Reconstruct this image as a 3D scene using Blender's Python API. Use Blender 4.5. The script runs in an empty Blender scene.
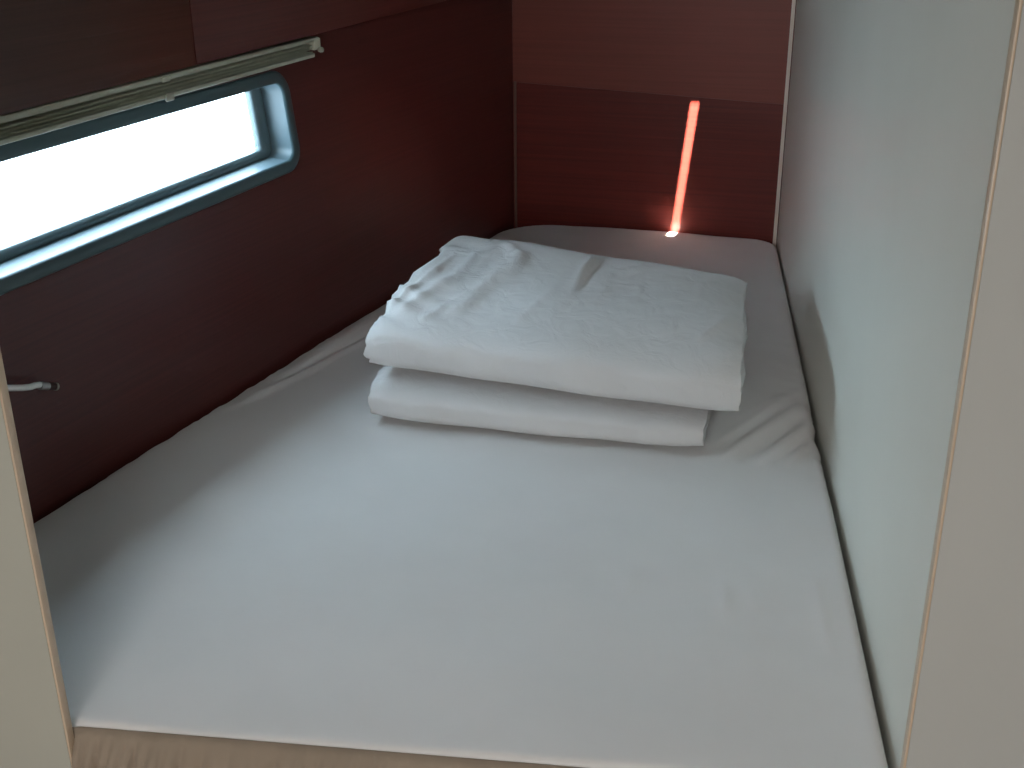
import bpy, bmesh, math, random
import numpy as np
from mathutils import Vector, Matrix

random.seed(7)
C = bpy.context.scene.collection
SC = bpy.context.scene
Z0 = 0.75                      # mattress top above the cabin sole; heights below are given from there

# ------------------------------------------------------------------ camera, world, sun, exposure
cam_d = bpy.data.cameras.new('camera')
cam = bpy.data.objects.new('camera', cam_d); C.objects.link(cam)
cam_d.sensor_width = 36.0
cam_d.lens = 1200.0 / 1024.0 * 36.0
cam_d.clip_start = 0.02
_d = Vector((25.0, -2789.0, -1200.0)).normalized()       # world 'down' in camera axes
_up = -_d
_f = Vector((0, 0, -1)); _y = (_f - _up * _f.dot(_up)).normalized(); _x = _y.cross(_up)
Rm = Matrix((_x, _y, _up))                               # camera -> world
cam.matrix_world = Matrix.Translation((0, 0, Z0 + 0.95)) @ Rm.to_4x4()
SC.camera = cam

SC.view_settings.view_transform = 'Standard'
SC.view_settings.look = 'None'
SC.view_settings.gamma = 1.0
SC.view_settings.use_curve_mapping = False
SC.view_settings.exposure = 0.27

SKY = 19.0
SUN = 140.0
FILL = 40.0

world = bpy.data.worlds.new('sky'); SC.world = world
world.use_nodes = True
nt = world.node_tree; nt.nodes.clear()
wo = nt.nodes.new('ShaderNodeOutputWorld'); bg = nt.nodes.new('ShaderNodeBackground')
bg.inputs['Strength'].default_value = SKY
tc = nt.nodes.new('ShaderNodeTexCoord'); sx = nt.nodes.new('ShaderNodeSeparateXYZ')
cr = nt.nodes.new('ShaderNodeValToRGB'); mr = nt.nodes.new('ShaderNodeMapRange')
mr.inputs['From Min'].default_value = -0.15; mr.inputs['From Max'].default_value = 0.15
cr.color_ramp.elements[0].color = (0.48, 0.55, 0.64, 1)  # bright water below the horizon
cr.color_ramp.elements[1].color = (0.70, 0.845, 1.0, 1)   # hazy sky
nt.links.new(tc.outputs['Generated'], sx.inputs[0]); nt.links.new(sx.outputs['Z'], mr.inputs['Value'])
nt.links.new(mr.outputs['Result'], cr.inputs['Fac']); nt.links.new(cr.outputs['Color'], bg.inputs['Color'])
nt.links.new(bg.outputs[0], wo.inputs[0])

SUN_DIR = Vector((0.05, 0.45, -0.89)).normalized()
sl = bpy.data.lights.new('sun', 'SUN'); sl.energy = SUN; sl.angle = math.radians(0.53); sl.color = (1.0, 0.94, 0.82)
so = bpy.data.objects.new('sun', sl); C.objects.link(so); so.location = (0, 0, 4)
so.rotation_euler = SUN_DIR.to_track_quat('-Z', 'Y').to_euler()

ll = bpy.data.lights.new('saloon_fill', 'AREA'); ll.shape = 'RECTANGLE'; ll.size = 0.9; ll.size_y = 0.9  # unseen fill light added behind the camera to brighten panels and bunk
ll.energy = FILL; ll.color = (1.0, 0.985, 0.96)
lo = bpy.data.objects.new('saloon_fill', ll); C.objects.link(lo); lo.location = (-0.40, -0.65, Z0 + 1.02)
lo.rotation_euler = (math.radians(25), math.radians(-8), 0)

# ------------------------------------------------------------------ materials
def mat(name, col, rough=0.5, spec=0.5, metal=0.0, **kw):
    m = bpy.data.materials.new(name); m.use_nodes = True
    b = m.node_tree.nodes['Principled BSDF']
    b.inputs['Base Color'].default_value = (*col, 1); b.inputs['Roughness'].default_value = rough
    b.inputs['Specular IOR Level'].default_value = spec; b.inputs['Metallic'].default_value = metal
    for k, v in kw.items(): b.inputs[k].default_value = v
    return m

def nodes(m): return m.node_tree.nodes, m.node_tree.links, m.node_tree.nodes['Principled BSDF']

def noise_col(m, c1, c2, scale, vec_scale=(1, 1, 1), bump=0.0, bump_scale=None, detail=4.0, bdist=0.002):
    N, L, b = nodes(m)
    g = N.new('ShaderNodeNewGeometry'); mp = N.new('ShaderNodeMapping'); mp.inputs['Scale'].default_value = vec_scale
    no = N.new('ShaderNodeTexNoise'); no.inputs['Scale'].default_value = scale; no.inputs['Detail'].default_value = detail
    r = N.new('ShaderNodeValToRGB')
    r.color_ramp.elements[0].position = 0.3; r.color_ramp.elements[1].position = 0.7
    r.color_ramp.elements[0].color = (*c1, 1); r.color_ramp.elements[1].color = (*c2, 1)
    L.new(g.outputs['Position'], mp.inputs['Vector']); L.new(mp.outputs[0], no.inputs['Vector'])
    L.new(no.outputs['Fac'], r.inputs['Fac']); L.new(r.outputs['Color'], b.inputs['Base Color'])
    if bump:
        n2 = N.new('ShaderNodeTexNoise'); n2.inputs['Scale'].default_value = bump_scale or scale; n2.inputs['Detail'].default_value = detail
        L.new(mp.outputs[0], n2.inputs['Vector'])
        bp = N.new('ShaderNodeBump'); bp.inputs['Strength'].default_value = bump; bp.inputs['Distance'].default_value = bdist
        L.new(n2.outputs['Fac'], bp.inputs['Height']); L.new(bp.outputs[0], b.inputs['Normal'])
    return m

# mahogany laminate, grain running horizontally
def wood(name, c1, c2, rough):
    return noise_col(mat(name, c1, rough, 0.45), c1, c2, 1.0, (2.2, 2.2, 170.0), 0.35, 1.0, 5.0, 0.0012)
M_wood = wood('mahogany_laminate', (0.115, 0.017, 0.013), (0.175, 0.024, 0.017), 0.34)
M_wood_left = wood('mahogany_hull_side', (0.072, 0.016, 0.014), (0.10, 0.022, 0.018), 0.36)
M_wood_up = wood('mahogany_upper_panel', (0.20, 0.044, 0.030), (0.235, 0.052, 0.036), 0.42)  # upper back panel: lighter, browner and rougher than the panel below
M_wood_door = wood('mahogany_door', (0.082, 0.020, 0.016), (0.12, 0.028, 0.022), 0.33)
M_wood_dark = mat('dark_wood_edge', (0.035, 0.012, 0.010), 0.5)
M_wood_glare = wood('locker_door_glare', (0.066, 0.026, 0.018), (0.092, 0.036, 0.025), 0.33)  # left locker door: veiling window glare mixed into a browner wood colour
M_wall = noise_col(mat('pale_laminate', (0.62, 0.63, 0.60), 0.42, 0.4), (0.70, 0.69, 0.62), (0.74, 0.73, 0.66), 3.0, (1, 1, 1), 0.05, 300.0)
M_saloon = mat('saloon_cream', (0.5, 0.48, 0.43), 0.6)
M_cream = noise_col(mat('cream_laminate', (0.60, 0.56, 0.48), 0.45, 0.4), (0.425, 0.425, 0.375), (0.455, 0.455, 0.40), 3.0, (1, 1, 1), 0.05, 300.0)
M_grey = noise_col(mat('warm_grey_laminate', (0.58, 0.56, 0.52), 0.45, 0.4), (0.46, 0.47, 0.455), (0.49, 0.50, 0.485), 3.0, (1, 1, 1), 0.05, 300.0)
M_edge = noise_col(mat('tan_edge_band', (0.55, 0.34, 0.20), 0.4), (0.55, 0.43, 0.315), (0.63, 0.50, 0.37), 1.0, (60, 60, 3))
M_pale_trim = mat('pale_trim', (0.82, 0.70, 0.61), 0.45)
M_brown_trim = mat('brown_trim', (0.16, 0.08, 0.06), 0.45)
M_ceiling = noise_col(mat('headliner', (0.6, 0.58, 0.53), 0.8), (0.58, 0.56, 0.51), (0.62, 0.60, 0.55), 40)
M_floor = wood('sole_teak', (0.20, 0.11, 0.06), (0.28, 0.16, 0.09), 0.45)
M_flange = mat('window_flange', (0.062, 0.11, 0.125), 0.32, 0.5)
M_reveal = mat('window_reveal', (0.12, 0.17, 0.195), 0.40, 0.4)
M_seal = mat('window_inner_frame', (0.10, 0.14, 0.15), 0.4)
M_chrome = mat('satin_chrome', (0.90, 0.92, 0.91), 0.22, 0.8, 0.25)
M_steel = mat('brushed_steel', (0.42, 0.44, 0.44), 0.35, 0.5, 1.0)
M_rail = noise_col(mat('blind_rail', (0.27, 0.27, 0.21), 0.45, 0.5), (0.42, 0.45, 0.37), (0.48, 0.50, 0.42), 20)
M_pleat = noise_col(mat('blind_pleats', (0.22, 0.215, 0.17), 0.8), (0.50, 0.52, 0.42), (0.62, 0.63, 0.52), 60)
M_clip = mat('grey_plastic', (0.36, 0.36, 0.30), 0.4)

def fabric(name, c1, c2, fold=0.25):
    m = mat(name, c1, 0.9, 0.2)
    N, L, b = nodes(m)
    b.inputs['Sheen Weight'].default_value = 0.15; b.inputs['Sheen Roughness'].default_value = 0.5
    g = N.new('ShaderNodeNewGeometry')
    n1 = N.new('ShaderNodeTexNoise'); n1.inputs['Scale'].default_value = 5.0; n1.inputs['Detail'].default_value = 3.0
    n2 = N.new('ShaderNodeTexNoise'); n2.inputs['Scale'].default_value = 22.0; n2.inputs['Detail'].default_value = 4.0
    n2.inputs['Distortion'].default_value = 0.8
    n3 = N.new('ShaderNodeTexNoise'); n3.inputs['Scale'].default_value = 900.0
    for n in (n1, n2, n3): L.new(g.outputs['Position'], n.inputs['Vector'])
    r = N.new('ShaderNodeValToRGB'); r.color_ramp.elements[0].color = (*c1, 1); r.color_ramp.elements[1].color = (*c2, 1)
    r.color_ramp.elements[0].position = 0.3; r.color_ramp.elements[1].position = 0.7
    L.new(n1.outputs['Fac'], r.inputs['Fac']); L.new(r.outputs['Color'], b.inputs['Base Color'])
    b1 = N.new('ShaderNodeBump'); b1.inputs['Strength'].default_value = fold; b1.inputs['Distance'].default_value = 0.006
    b2 = N.new('ShaderNodeBump'); b2.inputs['Strength'].default_value = 0.12; b2.inputs['Distance'].default_value = 0.001
    L.new(n2.outputs['Fac'], b1.inputs['Height']); L.new(n3.outputs['Fac'], b2.inputs['Height'])
    L.new(b1.outputs[0], b2.inputs['Normal']); L.new(b2.outputs[0], b.inputs['Normal'])
    return m
M_sheet = fabric('fitted_sheet_cotton', (0.70, 0.68, 0.67), (0.74, 0.72, 0.71), 0.12)
M_duvet = fabric('duvet_cotton', (0.62, 0.61, 0.61), (0.68, 0.67, 0.67), 0.6)
M_under = fabric('beige_ticking', (0.27, 0.215, 0.165), (0.33, 0.265, 0.205), 0.3)

M_glass = bpy.data.materials.new('window_glass'); M_glass.use_nodes = True
_n = M_glass.node_tree; _n.nodes.clear()
_o = _n.nodes.new('ShaderNodeOutputMaterial'); _mx = _n.nodes.new('ShaderNodeMixShader'); _lw = _n.nodes.new('ShaderNodeLayerWeight'); _fr = _n.nodes.new('ShaderNodeMath'); _ma = _n.nodes.new('ShaderNodeMath')
_t = _n.nodes.new('ShaderNodeBsdfTransparent'); _gl = _n.nodes.new('ShaderNodeBsdfGlossy'); _gl.inputs['Roughness'].default_value = 0.02
_t.inputs['Color'].default_value = (0.90, 0.95, 0.95, 1); _lw.inputs['Blend'].default_value = 0.5; _fr.operation = 'POWER'; _fr.inputs[1].default_value = 5.0; _ma.operation = 'MULTIPLY_ADD'; _ma.inputs[1].default_value = 0.9; _ma.inputs[2].default_value = 0.04
_n.links.new(_lw.outputs['Facing'], _fr.inputs[0]); _n.links.new(_fr.outputs[0], _ma.inputs[0]); _n.links.new(_ma.outputs[0], _mx.inputs[0]); _n.links.new(_t.outputs[0], _mx.inputs[1]); _n.links.new(_gl.outputs[0], _mx.inputs[2])
_n.links.new(_mx.outputs[0], _o.inputs[0])

# ------------------------------------------------------------------ mesh helpers (heights from the mattress top)
def link(name, me, m, parent=None, smooth=False, loc=None):
    o = bpy.data.objects.new(name, me); C.objects.link(o)
    if m: me.materials.append(m)
    if smooth:
        for p in me.polygons: p.use_smooth = True
    if parent is not None: o.parent = parent
    return o

def wloc(o):
    l = Vector((0, 0, 0))
    while o is not None: l += o.location; o = o.parent
    return l

def build(name, verts, faces, m, parent=None, smooth=False, origin=None, angle=None):
    """verts in cabin coordinates (z from the mattress top)"""
    pl = wloc(parent) if parent is not None else Vector((0, 0, 0))
    org = Vector(origin) + Vector((0, 0, Z0)) if origin is not None else pl
    me = bpy.data.meshes.new(name)
    me.from_pydata([(v[0] - org.x, v[1] - org.y, v[2] + Z0 - org.z) for v in verts], [], faces)
    bm = bmesh.new(); bm.from_mesh(me); bmesh.ops.recalc_face_normals(bm, faces=bm.faces); bm.to_mesh(me); bm.free()
    o = link(name, me, m, parent, smooth)
    o.location = org - pl
    if angle is not None:
        for p in me.polygons: p.use_smooth = True
        me.set_sharp_from_angle(angle=math.radians(angle))
    return o

def bevel(o, w, seg=2):
    bm = bmesh.new(); bm.from_mesh(o.data)
    bmesh.ops.bevel(bm, geom=list(bm.edges), offset=w, segments=seg, affect='EDGES', profile=0.5)
    bm.to_mesh(o.data); bm.free()
    for p in o.data.polygons: p.use_smooth = True
    o.data.set_sharp_from_angle(angle=math.radians(40))
    return o

HEX = [(0, 1, 2, 3), (7, 6, 5, 4), (0, 4, 5, 1), (1, 5, 6, 2), (2, 6, 7, 3), (3, 7, 4, 0)]
def prism(name, pts, z0, z1, m, parent=None, bv=0.0, origin=None, zf=None):
    """vertical prism over a plan polygon"""
    n = len(pts)
    v = [(p[0], p[1], z0) for p in pts] + [(p[0], p[1], z1) for p in pts]
    f = [tuple(range(n))[::-1], tuple(range(n, 2 * n))] + [(i, (i + 1) % n, n + (i + 1) % n, n + i) for i in range(n)]
    o = build(name, v, f, m, parent, origin=origin)
    if bv: bevel(o, bv)
    return o

def tube(name, pts, r, m, parent=None, seg=14, origin=None):
    pts = [Vector(p) for p in pts]; rs = r if isinstance(r, (list, tuple)) else [r] * len(pts)
    v = []; f = []
    for i, p in enumerate(pts):
        t = (pts[min(i + 1, len(pts) - 1)] - pts[max(i - 1, 0)]).normalized()
        a = t.cross(Vector((0, 0, 1))).normalized(); b = t.cross(a)
        for k in range(seg):
            an = 2 * math.pi * k / seg
            v.append(p + a * math.cos(an) * rs[i] + b * math.sin(an) * rs[i])
    for i in range(len(pts) - 1):
        for k in range(seg):
            f.append((i * seg + k, i * seg + (k + 1) % seg, (i + 1) * seg + (k + 1) % seg, (i + 1) * seg + k))
    f.append(tuple(range(seg))[::-1]); f.append(tuple((len(pts) - 1) * seg + k for k in range(seg)))
    return build(name, v, f, m, parent, origin=origin, angle=45)

def struct(o): o['kind'] = 'structure'; return o
def thing(name, label, cat, loc, group=None):
    o = bpy.data.objects.new(name, None); C.objects.link(o); o.empty_display_size = 0.1
    o.location = (loc[0], loc[1], loc[2] + Z0); o['label'] = label; o['category'] = cat
    if group: o['group'] = group
    return o

# ------------------------------------------------------------------ cabin plan
A = Vector((-0.758, 1.676)); B = Vector((0.010, 3.394)); CR = Vector((0.731, 3.178)); F = Vector((0.4165, 1.032))
E = Vector((-0.520, 1.1565))
EX = (B - A).normalized(); NL = Vector((EX.y, -EX.x))            # along the left wall / into the cabin
WR = Vector((0.4400, 1.10)); ER = (CR - WR).normalized(); NR = Vector((-ER.y, ER.x))            # along the right wall / into the cabin
EB = (CR - B).normalized(); NB = Vector((EB.y, -EB.x))            # along the back wall / into the cabin
EF = (F - E).normalized(); NF = Vector((-EF.y, EF.x))             # along the bulkhead / towards the bunk
def L(s, d, z):                                                   # a point by the left wall
    p = A + EX * s + NL * d; return (p.x, p.y, z)
def L2(s, d): p = A + EX * s + NL * d; return (p.x, p.y)
def cross2(p, u, q, w):
    den = u.x * w.y - u.y * w.x; t = ((q.x - p.x) * w.y - (q.y - p.y) * w.x) / den
    return p + u * t
TOP = 1.05; SOLE = -Z0; T = 0.055
BL = cross2(A, EX, E, EF)                                          # left wall meets bulkhead
S_BL = (BL - A).dot(EX); S_B = (B - A).length

# ---- window geometry in the left wall (s along the wall)
W_S0, W_S1 = -0.07, 0.790
def zb(s): return 0.401 + 0.021 * s
def zt(s): return 0.565 + 0.008 * s
def win_loop(grow, d, n=8, r=0.024, gt=None, ge=None):
    """rounded opening outline, grown outwards by grow (gt at the top, ge at the far end), at depth d"""
    out = []
    gt = grow if gt is None else gt; ge = grow if ge is None else ge
    s0, s1 = W_S0 - grow, W_S1 + ge; rr = r + max(grow, -0.016)
    for cs, ct, a0 in ((s1 - rr, 1, 0), (s0 + rr, 1, 90), (s0 + rr, 0, 180), (s1 - rr, 0, 270)):
        for k in range(n + 1):
            a = math.radians(a0 + 90 * k / n)
            s = cs + rr * math.cos(a)
            zc = (zt(s) + gt - rr) if ct else (zb(s) - grow + rr)
            z = zc + rr * math.sin(a)
            out.append(L(s - max(0.0, s) / 0.79 * 0.16 * (z - 0.415), d, z))
    return out

def ring_faces(a, b, n): return [(a + i, a + (i + 1) % n, b + (i + 1) % n, b + i) for i in range(n)]
def loft(name, loops, m, parent=None, closed_profile=False, angle=35, origin=None):
    n = len(loops[0]); v = [p for l in loops for p in l]; f = []
    for k in range(len(loops) - 1): f += ring_faces(k * n, (k + 1) * n, n)
    if closed_profile: f += ring_faces((len(loops) - 1) * n, 0, n)
    return build(name, v, f, m, parent, angle=angle, origin=origin)

# ---- left wall with the window opening
def wall_with_hole(name, outer, hole, n_out, thick, m):
    bm = bmesh.new()
    vo = [bm.verts.new(p) for p in outer]; vh = [bm.verts.new(p) for p in hole]
    es = [bm.edges.new((vo[i], vo[(i + 1) % len(vo)])) for i in range(len(vo))] + \
         [bm.edges.new((vh[i], vh[(i + 1) % len(vh)])) for i in range(len(vh))]
    bmesh.ops.triangle_fill(bm, edges=es, use_beauty=True)
    ge = bmesh.ops.extrude_face_region(bm, geom=list(bm.faces))
    bmesh.ops.translate(bm, verts=[v for v in ge['geom'] if isinstance(v, bmesh.types.BMVert)], vec=n_out * thick)
    bmesh.ops.recalc_face_normals(bm, faces=bm.faces)
    v = [tuple(q.co) for q in bm.verts]; bm.verts.index_update(); f = [tuple(x.index for x in q.verts) for q in bm.faces]
    bm.free()
    return build(name, v, f, m)
outer = [L(S_BL, 0, SOLE), L(S_B, 0, SOLE), L(S_B, 0, TOP), L(S_BL, 0, TOP)]
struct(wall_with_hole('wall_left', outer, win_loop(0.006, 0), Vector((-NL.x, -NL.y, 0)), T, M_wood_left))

# ---- window
win = bpy.data.objects.new('window_1', None); C.objects.link(win); struct(win)
p = L(0.22, 0, 0.48); win.location = (p[0], p[1], p[2] + Z0)
loft('flange', [win_loop(0.0, -0.012), win_loop(0.0, 0.003), win_loop(0.003, 0.006), win_loop(0.021, 0.006), win_loop(0.025, 0.002), win_loop(0.025, 0.0005)], M_flange, win, angle=60)
loft('reveal', [win_loop(-0.0005, 0.001), win_loop(-0.001, -0.012), win_loop(-0.004, -0.050), win_loop(0.004, -0.050), win_loop(0.004, -0.012)], M_reveal, win, angle=50)
inf = loft('inner_frame', [win_loop(-0.002, -0.046), win_loop(-0.012, -0.042, gt=-0.006, ge=-0.014), win_loop(-0.020, -0.046, gt=-0.010, ge=-0.034), win_loop(-0.021, -0.050, gt=-0.011, ge=-0.036), win_loop(-0.021, -0.062, gt=-0.011, ge=-0.036), win_loop(0.003, -0.062), win_loop(0.003, -0.05)], M_seal, win, angle=60)
gl = win_loop(-0.0208, -0.052, gt=-0.0108, ge=-0.0358); gl2 = win_loop(-0.0208, -0.057, gt=-0.0108, ge=-0.0358); n = len(gl)
build('pane', gl + gl2, [tuple(range(n)), tuple(range(n, 2 * n))[::-1]] + ring_faces(0, n, n), M_glass, inf)
pl = bpy.data.lights.new('window_portal', 'AREA'); pl.shape = 'RECTANGLE'; pl.size = 0.9; pl.size_y = 0.2; pl.cycles.is_portal = True
po = bpy.data.objects.new('window_portal', pl); C.objects.link(po)
p = L(0.36, -0.068, 0.487 + Z0); po.location = p
po.rotation_euler = Vector((NL.x, NL.y, 0)).to_track_quat('-Z', 'Z').to_euler()

# ---- right wall, back wall panels, corner trims
q0 = cross2(WR, ER, F, EF) + ER * 0.002; q1 = CR + ER * 0.05
struct(prism('wall_right', [q0, q1, q1 - NR * 0.03, q0 - NR * 0.03], SOLE, TOP, M_wall))
wb = bpy.data.objects.new('wall_back', None); C.objects.link(wb); struct(wb); wb.location = (B.x, B.y, Z0)
def back_panel(name, zl0, zl1, zr0, zr1, d, m, th=0.03):
    a = B - EB * 0.04 + NB * d; b = CR + EB * 0.006 + NB * d
    v = []
    for q in (a, a - NB * th, b - NB * th, b): pass
    v = [(a.x, a.y, zl0), (b.x, b.y, zr0), (b.x, b.y, zr1), (a.x, a.y, zl1)]
    a2 = a - NB * th; b2 = b - NB * th
    v += [(a2.x, a2.y, zl0), (b2.x, b2.y, zr0), (b2.x, b2.y, zr1), (a2.x, a2.y, zl1)]
    return build(name, v, HEX, m, wb)
back_panel('panel', SOLE, 0.405, SOLE, 0.372, 0.0, M_wood)
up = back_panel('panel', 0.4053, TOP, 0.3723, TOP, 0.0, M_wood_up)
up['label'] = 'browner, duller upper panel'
a = B + NB * 0.0; 
t0 = B + EB * 0.004; struct(prism('trim_1', [t0, t0 + EB * 0.006, t0 + EB * 0.006 + NB * 0.005, t0 + NB * 0.005 ], -0.1, 0.405, M_brown_trim))
t0 = CR - EB * 0.011; struct(prism('trim_2', [t0, t0 + EB * 0.009, t0 + EB * 0.009 + NB * 0.008, t0 + NB * 0.008], -0.1, TOP, M_pale_trim))

# ---- bulkhead either side of the doorway
BT = 0.014; ET = 0.003
def bulk(name, p, q, m, z0=SOLE, z1=TOP):
    return struct(prism(name, [p, q, q - NF * BT, p - NF * BT], z0, z1, m))
lp = E - EF * 0.009                                                # free edge of the left panel
o = bulk('wall_front_left', lp - EF * ET, BL - EF * 0.06, M_cream)
struct(prism('trim_3', [lp, lp - EF * ET, lp - EF * ET - NF * BT, lp - NF * BT], SOLE, TOP, M_edge, bv=0.001))
rp = F + EF * 0.001
bulk('wall_front_right', rp + EF * ET, rp + EF * 0.95, M_grey)
struct(prism('trim_4', [rp, rp + EF * ET, rp + EF * ET - NF * BT, rp - NF * BT], SOLE, TOP, M_edge, bv=0.001))

# ---- saloon behind the camera, sole, ceiling with an unseen slit added to shape the sun stripe
YB = -1.7
def P2(x, y): return Vector((x, y))
_o = 0.03
fl = [P2(-1.45, YB), P2(1.45, YB), P2(1.45, 0.93), F + P2(0.03, 0.0), CR + EB * _o - NB * _o, B - EB * _o - NB * _o, BL - NL * _o, P2(-1.45, 1.30)]
struct(prism('floor', fl, SOLE - 0.03, SOLE, M_floor))
struct(prism('wall_saloon_back', [P2(-1.45, YB), P2(1.45, YB), P2(1.45, YB + .03), P2(-1.45, YB + .03)], SOLE, TOP, M_cream))
pl_ = BL - EF * 0.0
struct(prism('wall_saloon_left', [P2(-1.45, YB), P2(-1.42, YB), P2(-1.42, 1.30), P2(-1.45, 1.30)], SOLE, TOP, M_saloon))
struct(prism('wall_saloon_right', [P2(1.42, YB), P2(1.45, YB), P2(1.45, 0.94), P2(1.42, 0.94)], SOLE, TOP, M_saloon))
struct(prism('wall_front_port', [BL - EF * 0.06, P2(-1.45, 1.30), P2(-1.45, 1.27), BL - EF * 0.06 - NF * BT], SOLE, TOP, M_cream))
# slit: sunlight through it falls on the back wall
def back_to_ceiling(p):
    t = (TOP - p[2]) / -SUN_DIR.z
    return Vector((p[0] - SUN_DIR.x * t, p[1] - SUN_DIR.y * t))
k0 = back_to_ceiling((0.497, 3.247, 0.370)); k1 = back_to_ceiling((0.441, 3.205, 0.0))
w = Vector((0.0100, 0)); w0 = EB * 0.0120
hole = [(k1 - w), (k1 + w), (k0 + w0), (k0 - w0)]
struct(wall_with_hole('ceiling', [(v.x, v.y, TOP) for v in fl], [(v.x, v.y, TOP) for v in hole], Vector((0, 0, 1)), 0.012, M_ceiling))

# ---- bunk platform under the mattress
base_pts = [BL + EX * 0.03 + NL * 0.004 + NF * 0.01, B + EB * 0.02 + NB * 0.012 - EX * 0.012, CR - EB * 0.02 + NB * 0.012, cross2(WR, ER, F, EF) + ER * 0.02 + NR * 0.006]
o = prism('bunk_base', base_pts, SOLE, -0.142, M_wood_door, origin=(0, 2.2, SOLE))
o['label'] = 'dark wooden bunk platform under the white mattress'; o['category'] = 'bunk base'

# ------------------------------------------------------------------ mattress with fitted sheet
def off_line(p, u, n_, d): return p + n_ * d, u
g = 0.006
pL, pB, pR, pF = A + NL * g, B + NB * g, WR + NR * 0.004, E + NF * 0.004
Q = [cross2(pL, EX, pF, EF), cross2(pR, ER, pF, EF) - EF * 0.006, cross2(pR, ER, pB, EB), cross2(pL, EX, pB, EB)]  # fl, fr, br, bl
wid = 1.2; leng = 2.1
NU, NV = 150, 230
rad = {(0, 0): 0.05, (1, 0): 0.05, (1, 1): 0.065, (0, 1): 0.14}
def axis(n):   # denser near the ends
    t = np.linspace(0, 1, n); return t - 0.11 * np.sin(2 * np.pi * t) / (2 * np.pi) * 5.0 * 0.9
us = axis(NU); vs = axis(NV)
U, Vv = np.meshgrid(us, vs, indexing='ij')
a2 = lambda v: np.array([v.x, v.y])
q = [a2(v) for v in Q]
lw = {0: np.linalg.norm(q[1] - q[0]), 1: np.linalg.norm(q[2] - q[3])}
ll_ = {0: np.linalg.norm(q[3] - q[0]), 1: np.linalg.norm(q[2] - q[1])}
U2, V2 = U.copy(), Vv.copy()
for (cu, cv), r in rad.items():
    ru, rv = r / lw[cv], r / ll_[cu]
    X = (ru - (U if cu == 0 else 1 - U)) / ru; Y = (rv - (Vv if cv == 0 else 1 - Vv)) / rv
    mk = (X > 0) & (Y > 0)
    x2 = X * np.sqrt(1 - Y * Y / 2); y2 = Y * np.sqrt(1 - X * X / 2)
    nu = ru * (1 - x2); nv = rv * (1 - y2)
    U2 = np.where(mk, nu if cu == 0 else 1 - nu, U2); V2 = np.where(mk, nv if cv == 0 else 1 - nv, V2)
PX = (1 - U2) * (1 - V2) * q[0][0] + U2 * (1 - V2) * q[1][0] + U2 * V2 * q[2][0] + (1 - U2) * V2 * q[3][0]
PY = (1 - U2) * (1 - V2) * q[0][1] + U2 * (1 - V2) * q[1][1] + U2 * V2 * q[2][1] + (1 - U2) * V2 * q[3][1]
_pk = np.sin(PY * 95 + 2 * np.sin(PY * 31)) * np.exp(-((PY - 1.93) / 0.13) ** 2) * np.clip((U2 - 0.93) / 0.07, 0, 1) ** 2
PX = PX - 0.0035 * (1 + _pk) * np.clip((U2 - 0.93) / 0.07, 0, 1) ** 2 * np.exp(-((PY - 1.93) / 0.16) ** 2)
# border walk (counter-clockwise) as index list
bord = [(i, 0) for i in range(NU)] + [(NU - 1, j) for j in range(1, NV)] + [(i, NV - 1) for i in range(NU - 2, -1, -1)] + [(0, j) for j in range(NV - 2, 0, -1)]
bx = np.array([PX[i, j] for i, j in bord]); by = np.array([PY[i, j] for i, j in bord])
D = np.full(PX.shape, 9.0)
for k in range(len(bord)):
    x0, y0 = bx[k], by[k]; x1, y1 = bx[(k + 1) % len(bord)], by[(k + 1) % len(bord)]
    dx, dy = x1 - x0, y1 - y0; l2 = dx * dx + dy * dy + 1e-12
    t = np.clip(((PX - x0) * dx + (PY - y0) * dy) / l2, 0, 1)
    D = np.minimum(D, np.hypot(PX - x0 - t * dx, PY - y0 - t * dy))
R = 0.015
MZ = 0.010                     # crown of the mattress
dd = np.clip(D, 0, R)
PZ = -R + np.sqrt(np.maximum(R * R - (R - dd) ** 2, 0))
def ridge(x0, y0, x1, y1, wdt, h, skew=0.0):
    dx, dy = x1 - x0, y1 - y0; l = math.hypot(dx, dy); ux, uy = dx / l, dy / l
    t = ((PX - x0) * ux + (PY - y0) * uy) / l; c = -(PX - x0) * uy + (PY - y0) * ux
    tt = np.clip(t, 0, 1); e = np.where((t < 0) | (t > 1), np.abs(t - tt) * l, 0)
    return h * np.exp(-((c / wdt) ** 2)) * np.exp(-((e / (wdt * 1.5)) ** 2)) * (0.35 + 0.65 * np.sin(np.pi * np.clip(tt, 0.02, 0.98)) ** 0.6)
def sm(t): t = np.clip(t, 0, 1); return t * t * (3 - 2 * t)
Wv = np.zeros_like(PX)
# drawn folds by the right wall beside the folded duvets
for r_ in ((0.375, 1.868, 0.535, 2.055, 0.013, 0.010), (0.365, 1.898, 0.515, 2.075, 0.008, -0.005), (0.400, 1.850, 0.540, 2.022, 0.007, -0.006),
           (0.430, 1.845, 0.540, 1.985, 0.010, 0.008), (0.455, 1.840, 0.535, 1.945, 0.007, -0.004), (0.475, 1.840, 0.530, 1.915, 0.008, 0.006),
           (0.365, 1.925, 0.56, 2.125, 0.012, 0.006), (0.43, 2.03, 0.57, 2.15, 0.012, 0.004)):
    Wv += ridge(*r_)
# folds by the left wall
for r_ in ((-0.50, 2.16, -0.28, 2.60, 0.020, 0.007), (-0.47, 2.20, -0.28, 2.53, 0.008, -0.005), (-0.43, 2.24, -0.26, 2.52, 0.010, 0.005),
           (-0.42, 2.35, -0.20, 2.80, 0.02, 0.006), (-0.54, 2.08, -0.40, 2.28, 0.010, 0.004)):
    Wv += ridge(*r_)
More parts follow.
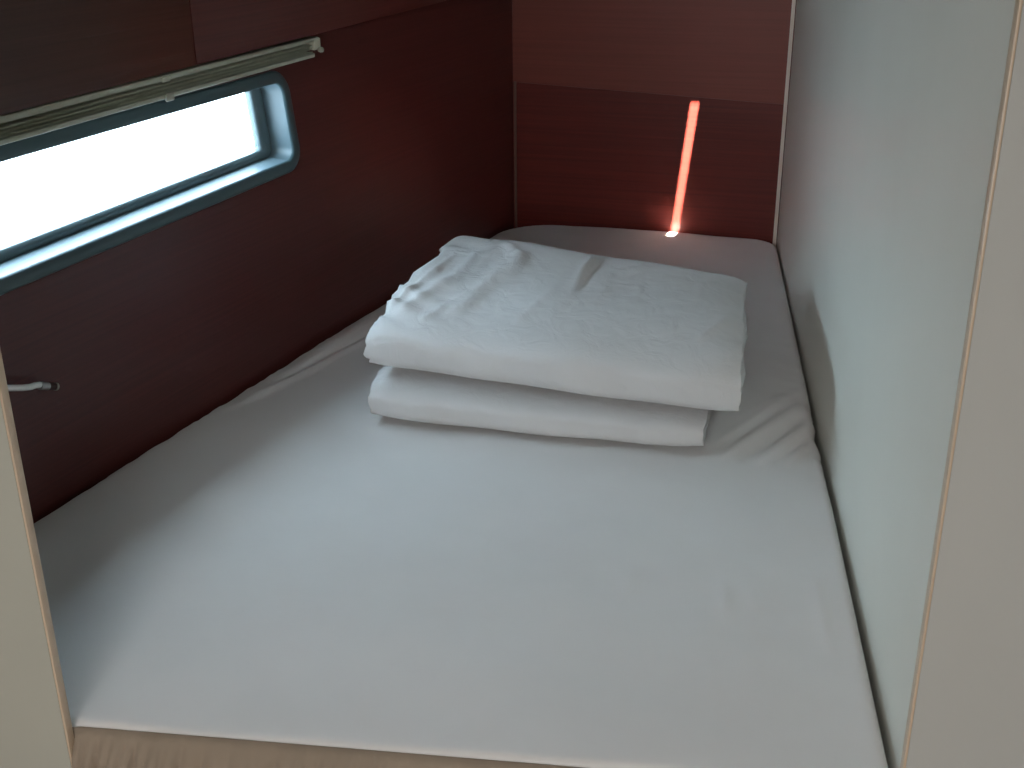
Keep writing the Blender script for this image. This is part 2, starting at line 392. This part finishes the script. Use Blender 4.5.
# small creases left by folding
for r_ in ((-0.052, 1.535, -0.043, 1.60, 0.007, 0.005), (0.290, 1.38, 0.295, 1.45, 0.008, 0.004), (0.33, 1.39, 0.333, 1.44, 0.007, 0.0025),
           (0.41, 1.30, 0.43, 1.46, 0.008, 0.003), (0.16, 1.44, 0.17, 1.50, 0.008, 0.004), (-0.52, 1.5, -0.47, 1.75, 0.03, 0.002)):
    Wv += ridge(*r_)
Wv += -0.012 * np.exp(-(((PX + 0.66) / 0.09) ** 2 + ((PY - 1.44) / 0.16) ** 2))
# puckers along the edges and a little unevenness
s_al = PX * 0.9 + PY
puck = np.sin(s_al * 95 + 3 * np.sin(s_al * 21)) * 0.5 + np.sin(s_al * 52 + 1.3) * 0.5
edge_w = np.exp(-D / 0.028) * sm((PY - 1.25) / 0.25) * (0.04 + 0.96 * np.exp(-((PY - 2.1) / 0.35) ** 2))
Wv += 0.0035 * puck * edge_w * sm(D / 0.01)
Wv += 0.0022 * np.sin(PX * 9 + 1.0) * np.sin(PY * 7 + 0.5) + 0.0010 * np.sin(PX * 23 + PY * 9) * np.sin(PY * 19 - PX * 6)
_o2 = np.array((-0.266, 2.062)); _ax = np.array((0.9710, -0.2395)); _bx = np.array((0.2395, 0.9710))
_la = (PX - _o2[0]) * _ax[0] + (PY - _o2[1]) * _ax[1]; _lb = (PX - _o2[0]) * _bx[0] + (PY - _o2[1]) * _bx[1]
_ms = sm((_la + 0.05) / 0.03) * sm((0.665 - _la) / 0.03) * sm((_lb + 0.025) / 0.02) * sm((0.49 - _lb) / 0.03)
Wv = Wv * (1 - _ms)
PZ = PZ + MZ + Wv * sm(D / 0.012)
THK = 0.138
matt = thing('mattress', 'double bunk mattress in a white fitted sheet, narrowing towards the far wall', 'mattress', (-0.05, 2.2, -THK))
verts = [(PX[i, j], PY[i, j], PZ[i, j]) for i in range(NU) for j in range(NV)]
faces = [(i * NV + j, (i + 1) * NV + j, (i + 1) * NV + j + 1, i * NV + j + 1) for i in range(NU - 1) for j in range(NV - 1)]
nb_ = len(bord)
cen = np.array([PX.mean(), PY.mean()])
pv = [i * NV + j for i, j in bord]
for zz in (-0.05, -0.09, -THK):
    st = len(verts)
    for k in range(nb_):
        w_ = 0.0025 * math.sin(k * 0.9) * (1 if zz < -0.06 else 0.5)
        cx, cy = cen[0] - bx[k], cen[1] - by[k]; l = math.hypot(cx, cy)
        verts.append((bx[k] + cx / l * (w_ + 0.003), by[k] + cy / l * (w_ + 0.003), zz))
    faces += [(pv[k], pv[(k + 1) % nb_], st + (k + 1) % nb_, st + k) for k in range(nb_)]
    pv = list(range(st, st + nb_))
build('fitted_sheet', verts, faces, M_sheet, matt, smooth=True)
# gathered beige underside turned up over the front edge
NX, NZ = 300, 14; verts = []; faces = []
rng = random.Random(3); ph = [rng.uniform(0, 6.28) for _ in range(6)]
s0, s1 = (lp - Q[0]).dot(EF) - 0.012, (Q[1] - Q[0]).length - 0.05
for i in range(NX):
    s = s0 + (s1 - s0) * i / (NX - 1)
    for j in range(NZ):
        t = j / (NZ - 1)
        z = 0.006 - t * (THK + 0.004)
        gath = abs(math.sin(s * 150 + 2.4 * math.sin(s * 23 + ph[0]) + 5 * t)) * 0.5 + (0.5 + 0.5 * math.sin(s * 83 + 1.7 * math.sin(s * 31 + ph[1]) - 2 * t)) * 0.5
        amp = 0.027 * sm(t * 5.0 - 0.2)
        out = -0.0035 + 0.0095 * sm(t * 7.0) + amp * gath
        out *= float(sm((s - s0) / 0.022)) * float(sm((s1 - s) / 0.03))
        p = Q[0] + EF * s - NF * out
        verts.append((p.x, p.y, float(z)))
faces = [(i * NZ + j, (i + 1) * NZ + j, (i + 1) * NZ + j + 1, i * NZ + j + 1) for i in range(NX - 1) for j in range(NZ - 1)]
o = build('gathered_edge', verts, faces, M_under, matt, smooth=True)
o['label'] = 'beige gathered cloth on the front edge'
so_ = o.modifiers.new('thick', 'SOLIDIFY'); so_.thickness = 0.0015; so_.offset = 1

# ------------------------------------------------------------------ folded duvets
def duvet(name, label, fl_, fr_, dep_l, dep_r, zb_l, zb_r, h_l, h_r, layers, seed, creases=(), bump=1.0, ragl=1.0, ragr=0.4, lift=0.0, taper=0.0):
    rng = random.Random(seed); ph = [rng.uniform(0, 6.28) for _ in range(12)]
    fl_, fr_ = Vector(fl_), Vector(fr_); ax = (fr_ - fl_); wd = ax.length; ax.normalize(); bd = Vector((-ax.y, ax.x))
    NA, NL_ = 150, 112
    def section(al):
        """closed section (b, z) at fraction al along the width"""
        dep = dep_l + (dep_r - dep_l) * al; h = h_l + (h_r - h_l) * al; z0_ = zb_l + (zb_r - zb_l) * al
        pts = []
        for k in range(NL_):
            a = 2 * math.pi * k / NL_
            c, s = math.cos(a), math.sin(a)
            # superellipse: round fold in front, squarer behind
            if c < 0: e = 0.74 if s > 0 else 0.46            # rounder along the front fold's top
            else: e = 0.32 if s > 0 else 0.40
            bb = (abs(c) ** e) * (1 if c > 0 else -1); zz = (abs(s) ** e) * (1 if s > 0 else -1)
            pts.append((dep * (0.5 + 0.5 * bb), z0_ + h * (0.5 + 0.5 * zz), zz, bb))
        return pts
    def endoff(zf, b, side):
        f = zf * layers + 0.12 * math.sin(b * 17 + ph[0 + side])
        fr = f - math.floor(f)
        base = -0.016 * abs(2 * fr - 1) ** 1.6
        lay = math.floor(f)
        base += 0.006 * math.sin(b * 38 + lay * 2.9) * (1 if side == 0 else 0.4) + 0.007 * math.sin(lay * 2.3 + ph[2 + side]) + 0.005 * math.sin(b * 23 + lay * 1.7 + ph[4]) + 0.003 * math.sin(b * 61 + lay) + 0.0022 * math.sin(b * 140 + lay * 2)
        keep = ragl if side == 0 else ragr
        return base * keep * (0.35 + 0.65 * float(sm(b / 0.10)))
    verts = []; faces = []
    als = [0.5 - 0.5 * math.cos(math.pi * i / (NA - 1)) * (0.86 + 0.14 * abs(math.cos(math.pi * i / (NA - 1)))) for i in range(NA)]
    for al in als:
        side = 0 if al < 0.5 else 1
        d_end = min(al, 1 - al) * wd
        for (b, z, zz, bb) in section(al):
            h = h_l + (h_r - h_l) * al; zf = 0.5 + 0.5 * zz
            # ends pull in towards the layers, corners soften
            wgt = math.exp(-d_end / 0.022)
            rnd = 1 - 0.20 * math.exp(-(d_end / 0.020) ** 1.3)
            zmid = (zb_l + (zb_r - zb_l) * al) + h * 0.5
            z2 = zmid + (z - zmid) * rnd if zz > 0 else z + (0.0 if zz < -0.6 else 0)
            dep = dep_l + (dep_r - dep_l) * al
            b2 = b + (0.010 * math.exp(-(d_end / 0.03) ** 1.5) if bb < 0 else -0.010 * math.exp(-(d_end / 0.03) ** 1.5)) * abs(bb)
            a_ = al * wd
            sgn = -1 if side == 0 else 1
            a2_ = a_ * (1 - taper * b / dep) + sgn * wgt * endoff(zf, b, side)
            if zz > 0: z2 += lift * (b / dep) * zz
            if zz > -0.55:
                t = sm((zz + 0.55) / 0.5) * bump
                z2 += float(t) * (0.0035 * math.sin(a_ * 8 + ph[6]) * math.sin(b * 11 + ph[7]) + 0.0022 * math.sin(a_ * 21 + b * 9 + ph[8]))
                # rumpling near the left end
                z2 += float(t) * 0.007 * math.exp(-a_ / 0.06) * math.sin(b * 74 + a_ * 45 + 1.5 * math.sin(b * 23 + ph[9]))
                z2 += float(t) * 0.004 * math.exp(-(wd - a_) / 0.05) * math.sin(b * 47 - a_ * 20 + ph[10])
                for (ca0, cb0, ca1, cb1, cw, ch) in creases:
                    dx, dy = ca1 - ca0, cb1 - cb0; l = math.hypot(dx, dy); ux, uy = dx / l, dy / l
                    tt = ((a_ - ca0) * ux + (b - cb0) * uy) / l; c = -(a_ - ca0) * uy + (b - cb0) * ux
                    e = max(0, -tt, tt - 1) * l
                    if abs(c) < 3 * cw: z2 += float(t) * ch * math.exp(-(c / cw) ** 2 - (e / (2 * cw)) ** 2)
            else:
                b2 += 0.0
            if bb < -0.3:
                b2 += 0.004 * math.sin(a_ * 9 + ph[11]) + 0.002 * math.sin(a_ * 31 + z * 40)
            p = fl_ + ax * a2_ + bd * b2
            verts.append((p.x, p.y, z2))
    for i in range(NA - 1):
        faces += ring_faces(i * NL_, (i + 1) * NL_, NL_)
    # end caps: rings shrinking towards the middle, following the layers
    for side in (0, 1):
        st = 0 if side == 0 else (NA - 1) * NL_
        al = 0.0 if side == 0 else 1.0
        sec = [verts[st + k] for k in range(NL_)]
        dep = dep_l if side == 0 else dep_r; h = h_l if side == 0 else h_r; z0_ = zb_l if side == 0 else zb_r
        loc = []
        for v in sec:
            d_ = Vector((v[0], v[1])) - fl_; loc.append((d_.dot(bd), v[2]))
        cb = sum(x for x, _ in loc) / NL_; cz = sum(z for _, z in loc) / NL_
        prev = st
        for rg in (0.86, 0.68, 0.48, 0.26, 0.06):
            cur = len(verts)
            for (b, z) in loc:
                bq = cb + (b - cb) * (0.55 + 0.45 * rg if rg > 0.3 else rg * 2.2); zq = cz + (z - cz) * rg
                zf = (zq - z0_) / h
                a_ = al * wd + (-1 if side == 0 else 1) * (endoff(zf, bq, side) + 0.004 * (1 - rg))
                p = fl_ + ax * (a_ - al * wd * taper * bq / dep) + bd * bq
                verts.append((p.x, p.y, zq))
            faces += ring_faces(prev, cur, NL_); prev = cur
        faces.append(tuple(prev + k for k in range(NL_)))
    c = fl_ + ax * wd * 0.5 + bd * dep_l * 0.5
    o = build(name, verts, faces, M_duvet, smooth=True, origin=(c.x, c.y, (zb_l + zb_r) / 2))
    o['label'] = label; o['category'] = 'duvet'; o['group'] = 'folded white duvets stacked on the mattress'
    return o
duvet('folded_duvet', 'lower, narrower folded white duvet lying flat on the fitted sheet', (-0.266, 1.988), (0.326, 1.848), 0.45, 0.41, 0.013, 0.013, 0.091, 0.071, 3, 11, bump=0.0, ragl=0.5, ragr=0.35)
duvet('folded_duvet', 'upper folded white duvet, rumpled and wider, resting on another folded duvet', (-0.268, 2.003), (0.379, 1.824), 0.54, 0.465, 0.1068, 0.0855, 0.112, 0.112, 4, 5, lift=0.018, taper=0.05,
      creases=((0.335, 0.30, 0.345, 0.42, 0.010, 0.009), (0.35, 0.30, 0.36, 0.42, 0.008, -0.006), (0.15, 0.12, 0.20, 0.38, 0.016, 0.006), (0.08, 0.20, 0.24, 0.30, 0.014, 0.005),
               (0.22, 0.34, 0.16, 0.44, 0.014, 0.006), (0.38, 0.33, 0.45, 0.40, 0.012, 0.005), (0.45, 0.22, 0.47, 0.26, 0.008, 0.004), (0.60, 0.10, 0.63, 0.15, 0.008, 0.005),
               (0.05, 0.08, 0.12, 0.34, 0.014, 0.006), (0.02, 0.10, 0.06, 0.30, 0.008, 0.006), (0.03, 0.28, 0.13, 0.40, 0.009, 0.006), (0.10, 0.06, 0.16, 0.22, 0.008, 0.004), (0.27, 0.10, 0.30, 0.22, 0.010, 0.003), (0.55, 0.28, 0.60, 0.36, 0.009, 0.004)))

# ------------------------------------------------------------------ overhead locker above the window
loc_ = L(0.7, 0.0, 0.65)
lk = thing('overhead_locker', 'dark mahogany overhead locker above the window and blind', 'locker', (loc_[0], loc_[1], 0.64))
def zc(s): return 0.6385 + 0.0185 * s
def slab(name, s0, s1, d0, d1, zlo, zhi, m, parent, bv=0.0):
    v = [L(s0, d0, zlo(s0)), L(s1, d0, zlo(s1)), L(s1, d0, zhi(s1)), L(s0, d0, zhi(s0)),
         L(s0, d1, zlo(s0)), L(s1, d1, zlo(s1)), L(s1, d1, zhi(s1)), L(s0, d1, zhi(s0))]
    o = build(name, v, HEX, m, parent)
    if bv: bevel(o, bv, 2)
    return o
slab('carcass', S_BL + 0.03, S_B - 0.03, 0.001, 0.026, lambda s: zc(s) + 0.003, lambda s: TOP - 0.004, M_wood_dark, lk)
seam = 0.466
for a_, b_, m_ in ((S_BL + 0.03, seam - 0.0012, M_wood_glare), (seam + 0.0012, S_B - 0.035, M_wood_door)):
    slab('door', a_, b_, 0.0265, 0.042, zc, lambda s: TOP - 0.004, m_, lk, 0.0012)

# ------------------------------------------------------------------ pleated blind gathered up under the locker
bs0, bs1 = -0.13, 0.852
def zbl(s): return 0.598 + 0.0165 * (s)     # underside of the blind
p = L(0.25, 0.0, 0.6)
bl = thing('pleated_blind', 'olive grey pleated blind gathered up above the bright window', 'blind', (p[0], p[1], 0.598))
hrl = slab('head_rail', bs0, bs1, 0.008, 0.040, lambda s: zbl(s) + 0.0285, lambda s: zbl(s) + 0.0395 - 0.004 * max(s, 0), M_rail, bl, 0.0022)
mv, mf = [], []
npl = 6
for k in range(npl):                      # each pleat a thin folded layer, front edges uneven
    zl = 0.0085 + 0.0195 * k / npl; th = 0.0195 / npl
    d1 = 0.0415 - (0.006 if k % 2 else 0.0) + 0.0008 * math.sin(k * 2.1)
    nseg = 24; st = len(mv)
    for i in range(nseg + 1):
        s = bs0 + 0.004 + (bs1 - bs0 - 0.03) * i / nseg
        wv = 0.0008 * math.sin(s * 26 + k * 1.9)
        z = zbl(s) + zl + 0.0004 * math.sin(s * 14 + k)
        mv += [L(s, 0.010, z), L(s, d1 - 0.009 + wv, z), L(s, d1 + wv, z + th * 0.55), L(s, d1 - 0.002 + wv, z + th * 0.8), L(s, 0.010, z + th * 0.72)]
    for i in range(nseg):
        for e in range(5):
            mf.append((st + i * 5 + e, st + i * 5 + (e + 1) % 5, st + (i + 1) * 5 + (e + 1) % 5, st + (i + 1) * 5 + e))
    mf.append(tuple(st + e for e in range(5))); mf.append(tuple(st + nseg * 5 + e for e in range(5))[::-1])
o = build('pleats', mv, mf, M_pleat, bl); o['kind'] = 'stuff'
brl = slab('bottom_rail', bs0, bs1 - 0.02, 0.007, 0.042, lambda s: zbl(s), lambda s: zbl(s) + 0.0078, M_rail, bl, 0.002)
o = slab('end_cap', bs1 - 0.018, bs1 + 0.006, 0.006, 0.0405, lambda s: zbl(s) + 0.012, lambda s: zbl(s) + 0.034, M_pleat, bl, 0.003); o['label'] = 'dark end cap'
c0 = Vector(L(bs1 - 0.004, 0.040, zbl(bs1) + 0.012)); nv = Vector((NL.x, NL.y, 0))
tube('cord_knob', [c0, c0 + nv * 0.005, c0 + nv * 0.009, c0 + nv * 0.012], [0.004, 0.0055, 0.005, 0.002], M_clip, o, 10)
cs = 0.385
slab('clip', cs - 0.010, cs + 0.010, 0.041, 0.0465, lambda s: zbl(s) - 0.004, lambda s: zbl(s) + 0.010, M_clip, brl, 0.002)
slab('bracket', cs - 0.012, cs + 0.008, 0.0395, 0.0435, lambda s: zbl(s) + 0.027, lambda s: zbl(s) + 0.036, M_pleat, hrl, 0.0015)

# ------------------------------------------------------------------ chrome lever on the left wall, by the doorway
hd = 0.030
hk = thing('wall_lever', 'small bent chrome lever on the dark wall beside the cream panel', 'lever', L(-0.12, 0.0, 0.285))
def H(s, z, d=hd): return L(s, d, z)
tube('rod', [H(-0.125, 0.285, 0.001), H(-0.124, 0.285, 0.014), H(-0.119, 0.283, 0.024), H(-0.108, 0.278), H(-0.064, 0.260), H(-0.036, 0.249), H(-0.010, 0.239), H(0.005, 0.2345), H(0.014, 0.2335), H(0.024, 0.2305)],
     0.0050, M_chrome, hk, 16)
tube('ferrule', [H(0.0225, 0.2295), H(0.0235, 0.2290), H(0.0385, 0.2225), H(0.0395, 0.2220)], [0.004, 0.0062, 0.0062, 0.004], M_steel, hk, 16)
tube('stem', [H(0.039, 0.2222), H(0.052, 0.2165)], 0.0056, M_wood_dark, hk, 16)
tube('end_ring', [H(0.0515, 0.2167), H(0.052, 0.2165), H(0.0555, 0.2150), H(0.056, 0.2148)], [0.004, 0.0062, 0.0062, 0.005], M_clip, hk, 16)
tube('post', [H(0.054, 0.2155, 0.001), H(0.054, 0.2155, 0.026)], 0.004, M_wood_dark, hk, 12)
tube('mounting_plate', [H(-0.125, 0.285, 0.0005), H(-0.125, 0.285, 0.004)], 0.013, M_steel, hk, 20)
